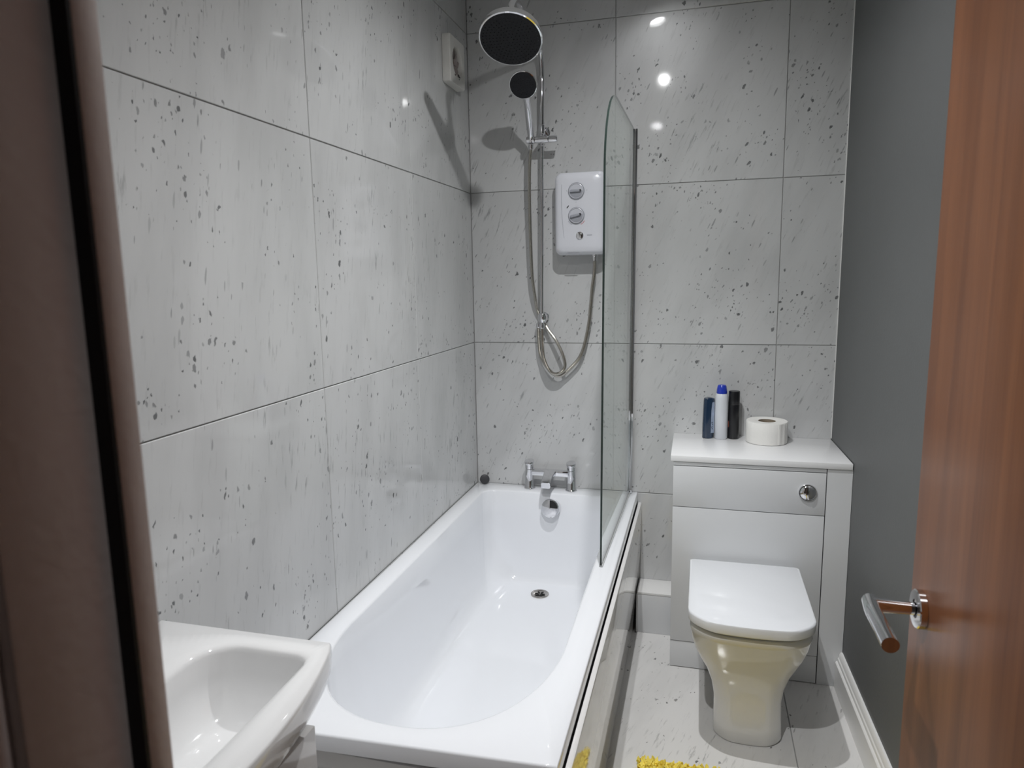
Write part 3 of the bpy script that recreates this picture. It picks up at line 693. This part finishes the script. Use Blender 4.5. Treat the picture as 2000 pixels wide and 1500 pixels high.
b = BM(); A = [math.radians(-62 + q * 3) for q in range(9)]
loops(b, [[(1.166 + r * math.cos(a), -.0835 + r * math.sin(a), TZ + z) for (r, z) in ((.0735, .002), (.0745 + .0008 * math.sin(q), .002), (.0745 + .0008 * math.sin(q), .078), (.0735, .078))] for q, a in enumerate(A)])
obj('loose_end', b, 'paper', t)

# ================================================================== YELLOW BATH MAT
RX0, RX1, RY0, RY1 = .772, 1.300, -1.68, -.885
mt = thing('bath_mat', 'shaggy bright yellow bath mat on the floor before the toilet', 'mat', (1.0, -1.2, 0))
obj('backing', prism(rrect(RX0, RX1, RY0, RY1, .04, 6), lambda u, v, d: (u, v, d), .0005, .008), 'yellow', mt)
b = BM(); rnd = random.Random(3)
nx, ny = 64, 92
for i in range(nx):
    for j in range(ny):
        x = RX0 + (RX1 - RX0) * (i + rnd.random()) / nx; y = RY0 + (RY1 - RY0) * (j + rnd.random()) / ny
        r = rnd.uniform(.005, .008); h = rnd.uniform(.008, .016); tx, ty = rnd.uniform(-.012, .012), rnd.uniform(-.012, .012); a0 = rnd.uniform(0, 2)
        base = [b.verts.new((x + r * math.cos(a0 + 2 * PI * k / 3), y + r * math.sin(a0 + 2 * PI * k / 3), .007)) for k in range(3)]
        mid = [b.verts.new((x + tx * .5 + r * .8 * math.cos(a0 + 2 * PI * k / 3), y + ty * .5 + r * .8 * math.sin(a0 + 2 * PI * k / 3), .007 + h * .6)) for k in range(3)]
        tip = b.verts.new((x + tx, y + ty, .007 + h))
        for k in range(3):
            l = (k + 1) % 3; b.faces.new((base[k], base[l], mid[l], mid[k])); b.faces.new((mid[k], mid[l], tip))
pile = obj('pile', b, 'yellow', mt, smooth=60); pile['kind'] = 'stuff'

# ================================================================== BASIN AND VANITY
BZ = .83; BY0, BY1 = -2.375, -1.822
va = thing('vanity_unit', 'glossy white vanity cabinet under the basin in the near left corner', 'cabinet', (.155, -2.1, 0))
obj('carcass', box(.003, .296, BY0 + .012, BY1 - .020, .0, .690, .001), 'panel', va)
ym = (BY0 + BY1) / 2
for y0, y1 in ((BY0 + .013, ym - .0015), (ym + .0015, BY1 - .021)):
    dd = obj('cabinet_door', box(.297, .313, y0, y1, .09, .688, .002), 'panel', va)
    yy = ym + (.03 if y0 > ym - .01 else -.03)
    obj('handle', box(.313, .325, yy - .004, yy + .004, .55, .65, .002), 'chrome', dd)
ba = thing('basin', 'white ceramic basin with bowed front in the near left corner', 'basin', (.17, -2.1, .69))
def bfront(y): 
    t = (y - (BY0 + BY1) / 2) / ((BY1 - BY0) / 2); return .392 - .048 * t * t
bo = [(.003, BY1), (.003, BY0)] + [(bfront(BY0 + (BY1 - BY0) * k / 24) if 0 < k < 24 else bfront(BY0) - .004, BY0 + (BY1 - BY0) * k / 24) for k in range(25)]
bi = rrect(.145, .318, BY0 + .048, BY1 - .045, (.06, .024, .024, .06), 8)
bi = [(x + (.030 * (1 - ((y - ym) / .26) ** 2) if x > .25 else 0), y) for x, y in bi]
bf = rrect(.19, .285, BY0 + .11, BY1 - .11, .04, 8)
CB = (.24, ym); ba_ang = sorted(set([round(2 * PI * k / 120, 6) for k in range(120)] + [round(math.atan2(y - CB[1], x - CB[0]) % (2 * PI), 6) for x, y in (bo[0], bo[1], bo[2], bo[-1])]))
Q = lambda poly: [ray_poly(poly, CB, a) for a in ba_ang]
Bo, Bi, Bf = Q(bo), Q(bi), Q(bf)
Bu = Q([(.003, BY1 - .015), (.003, BY0 + .010), (.300, BY0 + .010), (.315, ym), (.300, BY1 - .015)])
def mixp(A, B_, t): return [(a[0] + (c[0] - a[0]) * t, a[1] + (c[1] - a[1]) * t) for a, c in zip(A, B_)]
def scl(A, s): return [(CB[0] + (x - CB[0]) * s, CB[1] + (y - CB[1]) * s) for x, y in A]
rings = [[(x, y, .691) for x, y in Bu]]
for t_, z in ((.97, .697), (.80, .712), (.52, .735), (.26, .757), (.09, .776), (.02, .792), (.0, .806)): rings.append([(x, y, z) for x, y in mixp(Bo, Bu, t_)])
for s, z in ((1, .820), (.996, .826), (.985, BZ)): rings.append([(x, y, z) for x, y in scl(Bo, s)])
for t_, z in ((.70, BZ - .0005), (.88, BZ - .0025), (.96, BZ - .006), (1.0, BZ - .012)): rings.append([(x, y, z) for x, y in mixp(scl(Bo, .985), Bi, t_)])
for k in range(1, 13):
    l = (k / 12) ** 1.3; d = (1 - (1 - l) ** 2.2) ** (1 / 2.2); rings.append([(x, y, BZ - .014 - .10 * d) for x, y in mixp(Bi, Bf, l)])
b = BM(); loops(b, rings)
obj('bowl', b, 'ceramic', ba, smooth=70)
obj('waste', lathe([(.030, 0), (.030, .003), (.026, .0045), (.0001, .004)], (.238, ym, BZ - .1138), n=32), 'chrome', ba)

# ================================================================== DOOR
DX0, DX1, DY0, DY1 = 1.225, 1.263, -2.398, -1.702
dl = struct(obj('door_1', box(DX0, DX1, DY0, DY1, .008, 1.985, .0012), 'wood', origin=(1.244, -2.05, .008)), 'reddish brown wood veneer door standing open on the right')
hcy, hcz = -1.757, .957
h = obj('door_handle', cyl((DX0 - .006, hcy, hcz), (DX0 - .062, hcy, hcz), .0085, 28, r1=.0105), 'chrome', dl)
h['label'] = 'chrome lever handle'
ro = obj('rose', lathe([(.0268, .0005), (.0268, .0085), (.0255, .010), (.0130, .010), (.0125, .0075)], (DX0, hcy, hcz), (-1, 0, 0), 40), 'chrome', h)
b = BM(); lv = [(DX0 - .066 + .002, hcy + .013, hcz), (DX0 - .067, hcy - .02, hcz), (DX0 - .0665, hcy - .06, hcz - .001), (DX0 - .0655, hcy - .108, hcz - .003)]
obj('lever', tube(catmull(lv, 8), .0108, 24), 'chrome', h)
obj('latch_plate', box(1.233, 1.255, DY1 - .0005, DY1 + .0012, .90, 1.01, .0005), 'chrome', dl)
for z in (.25, 1.0, 1.75):
    obj('hinge', cyl((DX1 + .001, DY0 + .006, z - .045), (DX1 + .001, DY0 + .006, z + .045), .006, 16), 'chrome', dl)
